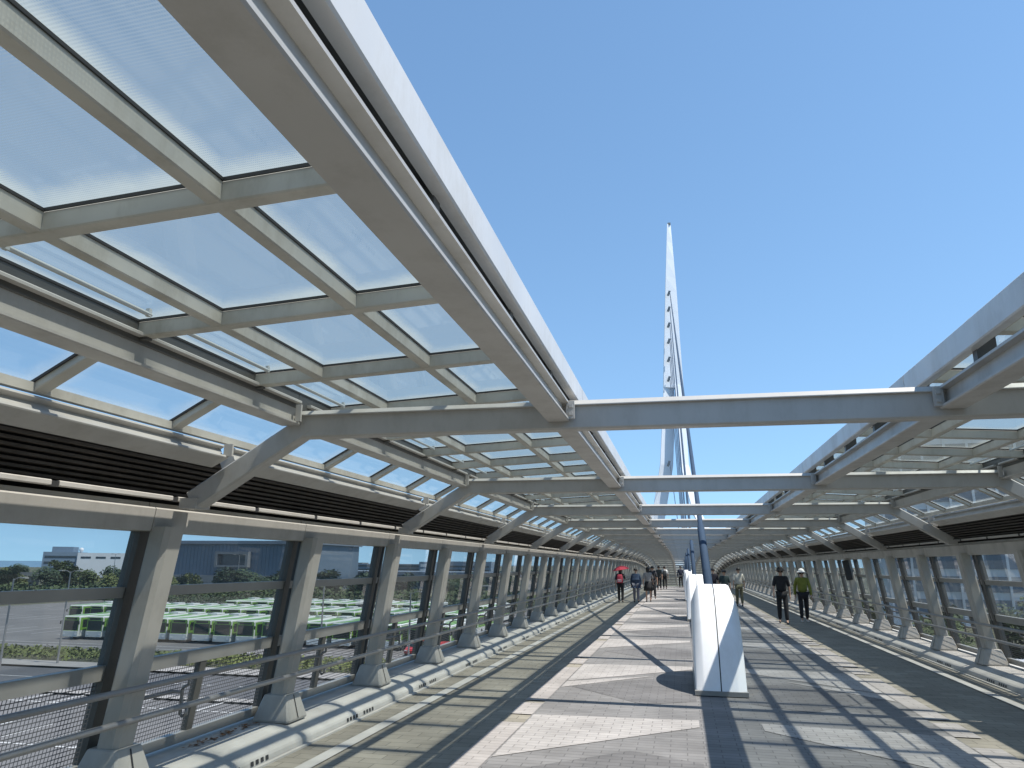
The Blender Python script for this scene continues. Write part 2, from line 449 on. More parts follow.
    for i in range(nn):
        t = i/(nn-1); q = a.lerp(b, t)
        mb.box(*sorted((s*(q.x-.05), s*(q.x+.05))), 0, S, q.y-.008, q.y+.008)
    mb.prism([(4.40,2.03),(4.42,2.05),(4.08+lo,2.47),(4.06+lo,2.44)], .001, S-.001, 0, s)
    seg(mb.build('louvre', LOUV, canopy), parent=canopy)
    # unlit trim rail, no lamp, running above the wall head
    mb = MB()
    for j in range(4):
        mb.box(*sorted((s*4.075, s*4.11)), j*S/4+.03, j*S/4+S/4-.03, 2.055, 2.09, 0, None, .006)
        mb.box(*sorted((s*4.08, s*4.12)), j*S/4-.03, j*S/4+.03, 2.05, 2.085, 1)
    seg(mb.build('trim_rail', [PAINT, DARKM], canopy), parent=canopy)

# ------------------------------------------------------------------ side walls
PY0 = 4.74; PS = S/2
PK = range(-6, 55)
def lean(z): return 4.29 - (z - .155)*.144     # post centre line
def gx(z): return 4.51 - (z - .155)*.144        # glazing plane
for s in (-1, 1):
    side = 'left' if s < 0 else 'right'
    wall = empty('glazed_side_wall', (s*4.4, 0, 0), 0,
        {'left': 'glazed wall with leaning grey posts on the side facing the bus yard',
         'right': 'glazed wall with leaning grey posts on the side the couple walks along'}[side], 'wall')
    ox = s*4.4
    def X(x): return s*x - ox
    # posts with flared feet
    mb = MB(); c = .03
    rows = []
    for z in (.37, 1.86):
        x = lean(z); hx, hy = .085, .10
        rows.append([(X(x)+dx, dy, z) for dx, dy in ((-hx+c,-hy),(hx-c,-hy),(hx,-hy+c),(hx,hy-c),(hx-c,hy),(-hx+c,hy),(-hx,hy-c),(-hx,-hy+c))])
    mb.grid(rows, 0, True, 0)
    post = mb.build('post', PAINT2, wall)
    mb = MB(); rows = []
    for z, q in ((.16, .185), (.178, .188), (.385, .122), (.393, .112)):
        x = 4.258
        rows.append([(X(x)+dx*q, dy*q, z) for dx, dy in ((-.9,-1),(.9,-1),(1,-.9),(1,.9),(.9,1),(-.9,1),(-1,.9),(-1,-.9))])
    mb.grid(rows, 0, True, 0)
    foot = mb.build('foot', PAINT2, post)
    mb = MB(); x0 = x1 = 4.258
    mb.face([(X(x0)-s*.191, -.008, .18), (X(x0)-s*.191, .008, .18), (X(x1)-s*.125, .008, .384), (X(x1)-s*.125, -.008, .384)])
    mb.build('seam', DARKM, foot)
    # a window bay
    mb = MB(); gl = MB(); wm = MB()
    def rail(z0, z1, y0, y1, d=.03, m=0):
        zm = (z0+z1)/2
        mb.prism([(gx(z0)-d, z0), (gx(z0)+d, z0), (gx(z1)+d, z1), (gx(z1)-d, z1)], y0, y1, m, 1)
        n = 8; mb.v[-n:] = [(X(v[0]), v[1], v[2]) for v in mb.v[-n:]]
    rail(.19, .27, -.06, PS-.06, .032); rail(.81, .912, -.06, PS-.06); rail(1.365, 1.44, -.06, PS-.06); rail(1.832, 1.86, -.06, PS-.06, .02)
    rail(.271, 1.86, -.05, .045, .042, 1); rail(.271, .809, PS*.5-.04, PS*.5+.04, .026, 1)
    rail(.271, 1.86, .125, .16, .036, 1)
    for z0, z1, ya, yb in ((.914, 1.363, .162, PS-.052), (1.442, 1.831, .162, PS-.052)):
        gl.face([(X(gx(z0)), ya, z0), (X(gx(z0)), yb, z0), (X(gx(z1)), yb, z1), (X(gx(z1)), ya, z1)], 0, [(0,0),(1,0),(1,1),(0,1)])
    z0, z1 = .272, .808
    for ya, yb in ((.162, PS*.5-.041), (PS*.5+.041, PS-.052)):
        wm.face([(X(gx(z0)), ya, z0), (X(gx(z0)), yb, z0), (X(gx(z1)), yb, z1), (X(gx(z1)), ya, z1)], 0, [(ya,z0),(yb,z0),(yb,z1),(ya,z1)])
    win = mb.build('window_frame', [FRAME, STILE], wall)
    gl.build('glass', GLASS_W, win); wm.build('mesh_panel', MESH, win)
    for i, k in enumerate(PK):
        p = post if i == 0 else dup(post, wall); w = win if i == 0 else dup(win, wall)
        y = PY0 + PS*k
        for o in (p, w):
            o.location = (0, y, zd(y)); o.rotation_euler = (pitch(y, PS), 0, 0)
    # wall head
    mb = MB()
    pr = [(4.085,1.829),(4.30,1.829),(4.42,2.03),(4.13,2.03),(4.12,1.998),(4.075,1.994),(4.065,1.984)]
    mb.prism([(s*X(x) if False else x, z) for x, z in pr], .004, PS-.004, 0, 1)
    mb.v = [(X(v[0]), v[1], v[2]) for v in mb.v]
    hd = mb.build('wall_head', PAINT2, wall)
    for i, k in enumerate(PK):
        o = hd if i == 0 else dup(hd, wall); y = PY0 + PS*k - .12
        o.location = (0, y, zd(y)); o.rotation_euler = (pitch(y, PS), 0, 0)
    # handrail
    hr = empty('handrail', (s*4.03, 0, 0), 0,
        {'left': 'double steel tube handrail in front of the wall facing the buses', 'right': 'double steel tube handrail along the wall beside the couple'}[side], 'handrail')
    for z in (.592, .788):
        mb = MB(); n = 40
        mb.tube([(0, YS + (YE-YS)*i/n, z + zd(YS + (YE-YS)*i/n)) for i in range(n+1)], .0215, 10)
        mb.build('rail', STEEL, hr, True)
    mb = MB()
    mb.tube([(0,0,.785),(0,0,.735),(s*.035,0,.72),(s*.05,0,.70),(s*.05,0,.53),(s*.03,0,.515),(0,0,.53),(0,0,.58)], .013, 8)
    mb.tube([(s*.05,0,.68),(s*.14,-.0,.68),(s*.15,-.33,.68)], .012, 8)
    br = mb.build('bracket', STEEL, hr, True)
    for i, k in enumerate(PK):
        o = br if i == 0 else dup(br, hr); y = PY0 + PS*k + .42
        o.location = (0, y, zd(y))

# ------------------------------------------------------------------ cable covers, cables, mast
CK = [11.53 + 3*S*i for i in range(7)]
MY = 112.0
LUG = [(43.2,-.44),(40.6,-.55),(38.0,-.66),(35.4,-.76),(32.5,-.88),(29.4,-1.0),(16.5,-1.55)]
cover_lab = ['nearest white domed cable anchor cover, in the foreground of the walkway', 'second white domed cable anchor cover, right behind the nearest one',
             'third white domed cable anchor cover along the middle', 'tiny distant white domed cover, one of those beyond the third']
mb = MB()
KP = [(-1.16,.07),(-1.0,.43),(-.81,.78),(-.60,1.06),(-.36,1.25),(-.08,1.345),(.2,1.355),(.5,1.27),(.8,1.05),(1.03,.70),(1.14,.35),(1.18,.07)]
def prof(scale_y, scale_z, n=4):
    out = []
    for i in range(len(KP)-1):
        p0, p1, p2, p3 = (Vector(KP[max(0, min(len(KP)-1, q))]) for q in (i-1, i, i+1, i+2))
        for j in range(n):
            t = j/n
            q = .5*((2*p1) + (p2-p0)*t + (2*p0-5*p1+4*p2-p3)*t*t + (3*p1-p0-3*p2+p3)*t*t*t)
            out.append((q.x, q.y))
    out.append(KP[-1])
    return [((y-.05)*scale_y + .05, .07 + (z-.07)*scale_z) for y, z in out]
rows = []
for x, sy, sz in ((-.315,.9,.0),(-.318,.955,.80),(-.295,.965,.845),(-.225,.995,.985),(-.195,1,1),(.195,1,1),(.225,.995,.985),(.295,.965,.845),(.318,.955,.80),(.315,.9,.0)):
    rows.append([(x, y, z) for y, z in prof(sy, sz)])
mb.grid(rows)
cvs = empty('cable_anchor_cover', (0, CK[0], 0), 0, cover_lab[0], 'cable cover', 'white covers over the cable anchors')
shell = mb.build('shell', WHITE, cvs)
for p in shell.data.polygons: p.use_smooth = True
mb = MB(); pp = prof(1.002, 1.002)
mb.grid([[(x, y, z) for y, z in pp] for x in (-.007, .007)])
mb.build('seam', DARKM, cvs)
mb = MB(); mb.box(-.33, .33, -1.18, 1.18, .013, .068)
mb.build('plinth', FRAME, cvs)
for i, y in enumerate(CK):
    c = cvs if i == 0 else dup(cvs)
    c.location = (0, y, zd(y)); c['label'] = cover_lab[min(i, 3)]
cab_lab = ['thickest blue grey stay cable rising from the nearest white cover', 'stay cable rising from the second white cover', 'stay cable rising from the third white cover', 'thin distant stay cable, one of those beyond the third white cover']
for i, y in enumerate(CK):
    a = Vector((-.03, y+.35, zd(y)+1.15)); b = Vector((LUG[i][1]+.12, MY-1.15, LUG[i][0]))
    mb = MB(); d = (b-a).normalized()
    mb.tube([a, a+d*3.0, a+d*3.2, b], [.072, .066, .048, .05], 10)
    o = mb.build('stay_cable', CABLE, None, True); tag(o, cab_lab[min(i, 3)], 'cable', 'stay cables of the bridge')

mast = empty('bridge_mast', (0, MY, GZ), 0, 'tall tapering white bridge mast with cable lugs', 'mast')
LT = [(55.1,-.27),(43.6,-1.04),(35.7,-1.52),(26.2,-2.06),(16.2,-2.88),(8.9,-4.3),(3.5,-5.6),(0,-5.9),(GZ,-6.4)]
RT = [(55.1,.3),(43.6,.75),(35.7,.9),(26.2,1.15),(16.2,1.35),(8.9,2.9),(3.5,5.5),(0,5.9),(GZ,6.4)]
def at(T, z):
    for (za, wa), (zb, wb) in zip(T, T[1:]):
        if za >= z >= zb: return wa + (wb-wa)*(za-z)/(za-zb)
mb = MB(); rows = []
for z in (55.1, 52, 49, 46, 43.6, 40, 35.7, 31, 28):
    l, r = at(LT, z), at(RT, z); d = .45 + .02*(55-z)
    rows.append([(x, y, z-GZ) for x, y in ((l,-d*.9),(l+.03*(r-l),-d),(r,d*.35),(r,d),(l+.1,d),(l,d-.1))])
mb.grid(rows, 0, True, 0)
for T, s in ((LT, -1), (RT, 1)):
    rows = []
    for z in (28.2, 26.2, 21, 16.2, 12, 8.9, 6, 3.5, 0, GZ):
        x = at(T, z); l0, r0 = at(LT, z), at(RT, z); w = min(1.9 if s < 0 else 1.3, (r0-l0)*.5 - .0)
        l, r = (x+.02, x+w) if s < 0 else (x-w, x-.02); d = .45 + .02*(55-z) - .01
        rows.append([(a_, b_, z-GZ) for a_, b_ in ((l,-d*.9),(l+.03*(r-l),-d),(r,d*.35),(r,d),(l+.1,d),(l,d-.1))])
    mb.grid(rows, 0, True, 0)
mb.build('shaft', MASTM, mast)
mb = MB(); mb.box(-.2, .28, -.3, .3, 55.1-GZ, 55.35-GZ)
mb.build('tip', FRAME, mast)
for z, x in LUG:
    mb = MB(); mb.bar((x-.2, -1.0, z-GZ-.6), (x+.12, -1.08, z-GZ+.2), .1, .34)
    mb.build('cable_lug', FRAME, mast)

# ------------------------------------------------------------------ people
def skin_mesh(name, verts, edges, radii, m, parent, sub=1, root=0):
    me = bpy.data.meshes.new(name); me.from_pydata([tuple(v) for v in verts], edges, [])
    me.materials.append(m)
    o = bpy.data.objects.new(name, me); col.objects.link(o); o.parent = parent
    md = o.modifiers.new('skin', 'SKIN'); md.use_smooth_shade = True
    if not me.skin_vertices: me.attributes  # created with the modifier
    for v, r in zip(me.skin_vertices[0].data, radii):
        v.radius = r if isinstance(r, tuple) else (r, r); v.use_root = False
    me.skin_vertices[0].data[root].use_root = True
    if sub:
        sd = o.modifiers.new('sub', 'SUBSURF'); sd.levels = sub; sd.render_levels = sub
    return o

CL = {}
def cloth(c):
    if c not in CL: CL[c] = mat('cloth', c, .85, .14, 14)
    return CL[c]
SKIN = mat('skin', (.50,.31,.22), .55, .06, 8)
HAIR = mat('hair', (.018,.015,.013), .5, .2, 30)
SHOE = mat('shoe', (.03,.03,.03), .5, .2, 10)
SHOEW = mat('pale_shoe', (.6,.58,.55), .6, .1, 10)

def person(label, x, y, h, rz, top, legs, hat=None, skirt=False, bare_arm=True, bag=None, phase=1, shoes=SHOE, longhair=False, arm_up=False, coat=False, shorts=False):
    """walking figure of height h facing +Y before rotation"""
    p = empty('person', (x, y, zd(y) + .012), rz, label, 'person', 'people walking on the bridge')
    h *= .92; k = h/1.72; f = phase
    def V(a, b, c): return Vector((a*k, b*k, c*k))
    st = .17*f
    J = dict(pel=V(0,0,.93), sp=V(0,.01,1.12), ch=V(0,.0,1.32), nk=V(0,.01,1.46), hb=V(0,.03,1.545), hm=V(0,.035,1.62), ht=V(0,.03,1.70),
        sl=V(-.175,0,1.395), sr=V(.175,0,1.395), hl=V(-.09,0,.89), hr=V(.09,0,.89),
        kl=V(-.10,st*.55+.03,.49), kr=V(.10,-st*.4+.05,.49), al=V(-.105,st*1.15,.085), ar=V(.105,-st*1.2,.11),
        tl=V(-.115,st*1.15+.15,.03), tr=V(.115,-st*1.2+.14,.04))
    if arm_up:
        J['er'] = V(.24,.08,1.18); J['wr'] = V(.16,.26,1.36)
    else:
        J['er'] = V(.235,st*.55,1.12); J['wr'] = V(.245,st*1.0+.06,.87)
    J['el'] = V(-.235,-st*.55,1.12); J['wl'] = V(-.245,-st*1.0+.06,.87)
    rad = dict(pel=.145, sp=.125, ch=.145, nk=.055, hb=.068, hm=.092, ht=.062, sl=.062, sr=.062, hl=.09, hr=.09, kl=.058, kr=.058, al=.04, ar=.04, tl=.03, tr=.03, el=.043, er=.043, wl=.03, wr=.03)
    def skel(names, edges, grow=1.0, extra=None, over=None):
        idx = {n: i for i, n in enumerate(names)}
        vs = [J[n] for n in names]; ed = [(idx[a], idx[b]) for a, b in edges]
        rr = [k*(over[n] if over and n in over else rad[n])*grow for n in names]
        out = []
        for n, r in zip(names, rr):
            out.append((r*1.12, r*.82) if n in ('pel','sp','ch') else (r, r))
        return vs, ed, out
    names = ['pel','sp','ch','nk','hb','hm','ht','sl','el','wl','sr','er','wr','hl','kl','al','tl','hr','kr','ar','tr']
    edges = [('pel','sp'),('sp','ch'),('ch','nk'),('nk','hb'),('hb','hm'),('hm','ht'),('ch','sl'),('sl','el'),('el','wl'),('ch','sr'),('sr','er'),('er','wr'),
        ('pel','hl'),('hl','kl'),('kl','al'),('al','tl'),('pel','hr'),('hr','kr'),('kr','ar'),('ar','tr')]
    vs, ed, rr = skel(names, edges, .9, over=dict(ch=.10, sp=.10, pel=.10, sl=.05, sr=.05, hl=.07, hr=.07))
    # hands: palm, four fingers and a thumb
    for w, e, s in (('wl','el',-1), ('wr','er',1)):
        wi = names.index(w); d = (J[w]-J[e]).normalized()
        side = Vector((0, 1, 0)); side = (side - d*side.dot(d)).normalized()
        pa = len(vs); vs.append(J[w] + d*.055*k); ed.append((wi, pa)); rr.append((.03*k, .03*k))
        for q in range(4):
            a = len(vs); off = side*(q-1.5)*.021*k
            vs.append(J[w] + d*.10*k + off); vs.append(J[w] + d*(.15 + .012*(1.5-abs(q-1.5)))*k + off + Vector((-s*.012*k,0,0)))
            ed += [(pa, a), (a, a+1)]; rr += [(.009*k,)*2, (.007*k,)*2]
        a = len(vs); vs.append(J[w] + d*.075*k + side*.05*k); ed.append((pa, a)); rr.append((.009*k,)*2)
    body = skin_mesh('body', vs, ed, rr, SKIN, p, 1)
    # face: nose and ears
    # shirt
    if bare_arm: nm = ['pel','sp','ch','nk','sl','el','sr','er']; eg = [('pel','sp'),('sp','ch'),('ch','nk'),('ch','sl'),('sl','el'),('ch','sr'),('sr','er')]
    else: nm = ['pel','sp','ch','nk','sl','el','wl','sr','er','wr']; eg = [('pel','sp'),('sp','ch'),('ch','nk'),('ch','sl'),('sl','el'),('el','wl'),('ch','sr'),('sr','er'),('er','wr')]
    over = dict(el=.05, er=.05, nk=.06, pel=.15, wl=.04, wr=.04)
    if coat: over.update(pel=.19, sp=.16)
    vs, ed, rr = skel(nm, eg, 1.14, over=over)
    if coat:
        vs.append(V(0,0,.72)); ed.append((0, len(vs)-1)); rr.append((.25*k, .17*k))
    skin_mesh('coat' if coat else 'shirt', vs, ed, rr, cloth(top), p, 1)
    if skirt:
        mb = MB(); n = 18; rows = []
        for z, a, b in ((1.02,.135,.10),(.93,.175,.13),(.75,.21,.16),(.55,.235,.185)):
            rows.append([(a*k*math.cos(6.2832*i/n)*(1+.03*(i%2)), b*k*math.sin(6.2832*i/n)*(1+.05*(i%2)), z*k) for i in range(n)])
        mb.grid(rows, 0, True, 0); mb.build('skirt', cloth(legs), p, True)
    else:
        lo = ['kl','kr'] if shorts else ['kl','al','kr','ar']
        nm = ['pel','hl','hr'] + lo
        eg = [('pel','hl'),('pel','hr'),('hl','kl'),('hr','kr')] + ([] if shorts else [('kl','al'),('kr','ar')])
        vs, ed, rr = skel(nm, eg, 1.1, over=dict(al=.055, ar=.055, kl=.072, kr=.072, pel=.15))
        skin_mesh('trousers', vs, ed, rr, cloth(legs), p, 1)
    for a, t in (('al','tl'),('ar','tr')):
        vs = [J[a]+V(0,-.03,-.045), (J[a]+J[t])/2+V(0,0,-.035), J[t]+V(0,.02,-.005)]
        skin_mesh('shoe', vs, [(0,1),(1,2)], [(.042*k,.045*k),(.043*k,.036*k),(.036*k,.026*k)], shoes, p, 1)
    # hair / hat, face features
    mb = MB(); hc = J['hm'] + V(0,-.008,.012); n = 16
    def dome(mb, c, rx, ry, rz_, t0, t1, st_=6, m=0):
        rows = []
        for i in range(st_+1):
            t = t0 + (t1-t0)*i/st_
            rows.append([(c.x + rx*math.sin(t)*math.cos(6.2832*j/n), c.y + ry*math.sin(t)*math.sin(6.2832*j/n), c.z + rz_*math.cos(t)) for j in range(n)])
        mb.grid(rows, m, True, m)
    if hat:
        dome(mb, hc + V(0,0,.015), .108*k, .118*k, .115*k, .12, 1.45)
        rows = []
        for rr_, z in ((.108,.03),(.17,.0),(.172,-.006),(.108,.02)):
            rows.append([(hc.x + rr_*k*math.cos(6.2832*j/n), hc.y + rr_*1.05*k*math.sin(6.2832*j/n), hc.z + z*k) for j in range(n)])
        mb.grid(rows, 0, True, None); mb.build('hat', cloth(hat), p, True)
        mb = MB(); dome(mb, hc + V(0,-.012,0), .098*k, .098*k, .1*k, 1.2, 2.25); mb.build('hair', HAIR, p, True)
    else:
        dome(mb, hc + V(0,-.014,.004), .1*k, .108*k, .112*k, .1, 1.75)
        if longhair: dome(mb, hc + V(0,-.05,-.07), .088*k, .05*k, .17*k, .2, 2.9)
        mb.build('hair', HAIR, p, True)
    mb = MB(); fz = J['hm']
    mb.bar(fz + V(0,.085,.0), fz + V(0,.112,-.03), .022*k, .022*k)
    for s in (-1, 1): mb.box(fz.x+s*.092*k-.012*k, fz.x+s*.092*k+.012*k, fz.y-.02*k, fz.y+.015*k, fz.z-.035*k, fz.z+.03*k)
    mb.build('nose_and_ears', SKIN, p, True)
    mb = MB()
    for s in (-1, 1): mb.box(fz.x+s*.034*k-.014*k, fz.x+s*.034*k+.014*k, fz.y+.085*k, fz.y+.094*k, fz.z-.002*k, fz.z+.01*k)
    mb.box(fz.x-.022*k, fz.x+.022*k, fz.y+.078*k, fz.y+.09*k, fz.z-.062*k, fz.z-.054*k)
    mb.build('eyes_and_mouth', HAIR, p)
    return p, k

def backpack(x, y, h, rz, c, label, c2=None):
    h *= .92; k = h/1.72
    o = empty('backpack', (x, y, zd(y)+1.0*k), rz, label, 'backpack')
    mb = MB(); n = 12; rows = []
    for z, a, b in ((0,.11,.05),(.03,.15,.085),(.2,.155,.1),(.36,.14,.085),(.43,.09,.05)):
        rows.append([(a*k*math.copysign(abs(math.cos(6.2832*i/n))**.6, math.cos(6.2832*i/n)), -.20*k + b*k*math.copysign(abs(math.sin(6.2832*i/n))**.6, math.sin(6.2832*i/n)), z*k) for i in range(n)])
    mb.grid(rows, 0, True, 0); mb.build('pack', cloth(c), o, True)
    mb = MB(); mb.box(-.10*k, .10*k, -.325*k, -.29*k, .05*k, .19*k, 0, None, .012); mb.build('pocket', cloth(c2 or c), o)
    mb = MB()
    for s in (-1, 1): mb.tube([(s*.08*k,-.13*k,.40*k),(s*.11*k,.0,.47*k),(s*.12*k,.13*k,.3*k),(s*.1*k,.10*k,.08*k),(s*.1*k,-.12*k,.02*k)], .016*k, 6)
    mb.build('strap', cloth(c), o); return o

def shoulder_bag(x, y, h, rz, c, label, sx=1, dz=.55):
    h *= .92; k = h/1.72; o = empty('shoulder_bag', (x, y, zd(y)+dz*k), rz, label, 'bag')
    mb = MB(); mb.box(sx*.30*k-.06*k, sx*.30*k+.06*k, -.16*k, .12*k, 0, .28*k, 0, None, .02); mb.build('pouch', cloth(c), o)
    mb = MB(); mb.tube([(sx*.30*k,-.12*k,.27*k),(sx*.22*k,-.05*k,.85*k),(sx*.22*k,.03*k,.85*k),(sx*.30*k,.1*k,.27*k)], .012*k, 6); mb.build('strap', cloth(c), o); return o

BLK = (.02,.02,.022); NAVY = (.035,.06,.11); OLV = (.20,.22,.04); WHT = (.72,.72,.70); GRY = (.30,.29,.28); RED = (.45,.05,.08)
person('man in black T-shirt, black trousers and dark brimmed hat beside the woman in olive', 2.42, 23.7, 1.72, R(174), BLK, (.016,.016,.018), hat=BLK, phase=.7)
person('woman in olive green top, dark trousers and white hat walking beside the man in black', 3.12, 24.5, 1.66, R(180), OLV, (.018,.018,.022), hat=(.8,.8,.78), bare_arm=False, phase=-.7, shoes=SHOEW)
person('person in black carrying a red backpack under a red parasol', -3.12, 34.2, 1.60, R(-3), BLK, (.02,.02,.02), phase=.6, arm_up=True, longhair=True)
backpack(-3.12, 34.2, 1.60, R(-3), RED, 'red backpack worn by the person under the red parasol', (.6,.35,.38))
person('person in a knee length navy blue coat walking away', -2.47, 34.8, 1.60, R(-2), NAVY, (.16,.16,.19), phase=.35, coat=True, bare_arm=False)
person('person in grey top and black skirt beside the navy coat', -1.95, 35.3, 1.66, R(0), GRY, BLK, skirt=True, phase=.6, longhair=True)
shoulder_bag(-1.95, 35.3, 1.66, 0, BLK, 'black shoulder bag carried by the person in the black skirt', 1, .6)
person('person in dark clothes following close behind the black skirt', -1.86, 38.5, 1.70, R(0), (.03,.03,.035), BLK, phase=-.6)
person('person in black T-shirt and dark trousers at the left of the far group', -2.2, 48.0, 1.68, R(0), BLK, (.03,.03,.03), phase=.5)
person('person in charcoal clothes in the middle of the far group', -1.95, 52.5, 1.70, R(0), (.04,.045,.045), BLK, phase=-.5)
person('person in white shirt and dark trousers wearing a black backpack', -1.62, 55.0, 1.70, R(0), WHT, BLK, phase=.6)
backpack(-1.62, 55.0, 1.70, 0, (.04,.045,.05), 'black backpack on the person in the white shirt')
person('lone person in dark navy standing far ahead near the white covers', -.52, 60.5, 1.76, R(0), (.03,.035,.06), BLK, phase=.25, bare_arm=False)
person('person in pale cream shirt walking beyond the nearest white cover', 1.87, 33.0, 1.68, R(0), (.62,.58,.50), (.14,.13,.08), phase=.5)
person('person in dark green top half hidden behind the nearest white cover', 1.22, 31.5, 1.58, R(0), (.03,.05,.05), BLK, phase=-.5)
person('person in black with dark brown hair behind the nearest white cover', .93, 35.0, 1.64, R(0), (.03,.025,.035), BLK, phase=.5)
# the red parasol
pa = empty('parasol', (-3.02, 34.42, zd(34)+.98), 0, 'small red parasol held over the person with the red backpack', 'parasol')
mb = MB(); n = 16; rows = []
for r_, z in ((.01,.62),(.13,.60),(.26,.55),(.36,.47),(.385,.44)):
    rows.append([(r_*math.cos(6.2832*i/n)*(1 if i%2 == 0 else .955), r_*math.sin(6.2832*i/n)*(1 if i%2 == 0 else .955), z) for i in range(n)])
mb.grid(rows, 0, True, None); cp = mb.build('canopy', cloth((.50,.05,.08)), pa)
cp.rotation_euler = (0, R(-10), 0)
mb = MB(); mb.tube([(0,0,-.03),(-.06,0,.66)], .007, 6); mb.build('shaft', STEEL, pa)

# ------------------------------------------------------------------ dark box on the right wall
sg = empty('wall_loudspeaker', (3.98, PY0 + PS*8 - .2, zd(22)), 0, 'black rectangular box fixed to a post of the right wall', 'loudspeaker')
mb = MB(); mb.bar((.06,0,1.28), (-.02,0,1.80), .16, .14, 0, .015, (0,1,0)); mb.build('housing', DARKM, sg)
mb = MB(); mb.box(.02,.2,.06,.10,1.5,1.56); mb.build('bracket', FRAME, sg)

# dry leaves blown onto the left ledge
mb = MB()
DRY = mat('dry_leaf', (.22,.10,.035), .8, .4, 20)
for i in range(70):
    y = random.choice((5.9, 6.25, 6.6)) + random.gauss(0, .09); x = -4.38 + random.gauss(0, .035); q = random.uniform(.012, .03); a = random.uniform(0, 6.28)
    z = .158 + random.uniform(.001, .012)
    mb.face([(x + q*math.cos(a+j*1.57)*(1 if j % 2 else .6), y + q*math.sin(a+j*1.57)*(1 if j % 2 else .6), z + random.uniform(0, .008)) for j in range(4)])
o = mb.build('dry_leaves', DRY); tag(o, 'small drift of dry brown leaves on the left ledge', 'leaves', None, 'stuff')
# ------------------------------------------------------------------ the land below
GRASS = mat('dry_grass', (.075,.078,.045), .95, .35, .06)
ASPH = mat('lot_asphalt', (.125,.122,.12), .9, .16, .15)
ASPH2 = mat('road_asphalt', (.085,.085,.088), .9, .16, .2)
LINE = mat('line_paint', (.42,.42,.41), .7, .12, 2)
PAVE = mat('pavement_slab', (.25,.24,.225), .85, .12, .4)
SEA = mat('sea_water', (.09,.16,.23), .25, .1, .002)
def flat(name, x0, x1, y0, y1, dz, m, kind='structure'):
    mb = MB(); nx, ny = 1, 1
    mb.face([(x0,y0,GZ+dz),(x1,y0,GZ+dz),(x1,y1,GZ+dz),(x0,y1,GZ+dz)])
    return tag(mb.build(name, m), kind=kind)
flat('ground', -9000, 9000, -3000, 16000, -.1, GRASS)
flat('sea', -8000, -950, 700, 15000, -.05, SEA)
flat('parking_lot', -150, -14, 77, 180, 0, ASPH)
flat('service_yard', -130, -9, 8, 52, 0, ASPH)
flat('road', -300, -6, 54, 64, .004, ASPH2)
flat('pavement', -300, -6, 64.6, 68, .1, PAVE)
flat('pavement', -300, -6, 52.3, 53.6, .1, PAVE)
flat('right_yard', 9, 120, 8, 75, 0, ASPH)
flat('cross_road', 6, 300, 80, 92, .004, ASPH2)
mb = MB()
def ln(x0, x1, y0, y1): mb.face([(x0,y0,GZ+.02),(x1,y0,GZ+.02),(x1,y1,GZ+.02),(x0,y1,GZ+.02)])
for yy in (16, 27, 38, 49):
    ln(-120, -10, yy, yy+.22)
    for i in range(36): ln(-118+i*3, -117.8+i*3, yy+.22, yy+5)
for i in range(22): ln(-145+i*6, -141.5+i*6, 58.9, 59.1)
for yy in (98, 119, 142, 155, 168):
    for i in range(30): ln(-148+i*4.4, -147.8+i*4.4, yy-6, yy+4)
ln(-148, -15, 80.5, 80.75); ln(-148, -15, 83, 83.25)
for yy in (20, 34, 48):
    for i in range(22): ln(12+i*3, 12.2+i*3, yy, yy+5)
tag(mb.build('road_marking', LINE), kind='structure')

LEAF = [mat('leaf_a', (.060,.085,.030), .8, .4, .6), mat('leaf_b', (.105,.125,.035), .8, .35, .6), mat('leaf_c', (.035,.060,.028), .8, .4, .6)]
BARK = mat('bark', (.09,.07,.055), .9, .3, 6)
def crown_mesh(n, rx, rz, cz, sz, m):
    mb = MB()
    lobes = [(Vector((random.uniform(-.6,.6)*rx, random.uniform(-.6,.6)*rx, cz + random.uniform(-.55,.65)*rz)), random.uniform(.35,.62)) for _ in range(9)]
    for i in range(n):
        c, q = random.choice(lobes)
        d = Vector((random.gauss(0,1), random.gauss(0,1), random.gauss(0,1))).normalized() * (random.random()**.45)
        p = c + Vector((d.x*rx*q, d.y*rx*q, d.z*rz*q))
        a = Vector((random.gauss(0,1), random.gauss(0,1), random.gauss(0,.6))).normalized(); b = a.orthogonal().normalized()
        s = sz*random.uniform(.5, 1.2)
        mb.face([p - a*s, p + b*s*.6, p + a*s, p - b*s*.6])
    return mb
protos = {}
def tree(x, y, h, kind, label, group='trees around the bus yard', wide=1.0):
    key = kind
    if key not in protos:
        t = empty('tree', (0,0,GZ)); m = LEAF[kind]
        mb = MB(); mb.tube([(0,0,0),(.05,0,.22),(0,.04,.45),(.02,0,.75)], [.035,.028,.02,.008], 7)
        for q in range(5):
            a = q*1.3; mb.tube([(0,0,.25+.06*q),(.16*math.cos(a), .16*math.sin(a), .42+.07*q)], [.014,.005], 5)
        mb.build('trunk', BARK, t)
        crown_mesh(1500, .36, .36, .62, .042, m).build('crown', m, t)
        protos[key] = t; o = t
    else: o = dup(protos[key])
    o.location = (x, y, GZ); o.scale = (h*wide, h*wide, h); o.rotation_euler = (0, 0, random.uniform(0, 6.28))
    tag(o, label, 'tree', group)
    return o
LABS = ['mid green bushy tree standing beyond the bus yard', 'yellow green tree standing beyond the bus yard', 'dark green tree standing beyond the bus yard']
spots = []
for i in range(74):
    spots.append((-330 + i*4.1 + random.uniform(-2,2), 182 + random.uniform(-6,16), random.uniform(6.4, 9.3)))
for i in range(14): spots.append((-420 + i*19 + random.uniform(-5,5), 300 + random.uniform(-8,20), random.uniform(7,11)))
for x, y, h in spots:
    k = random.choices((0,1,2), (4,2,4))[0]
    tree(x, y, h, k, LABS[k], wide=random.uniform(1.0,1.5))
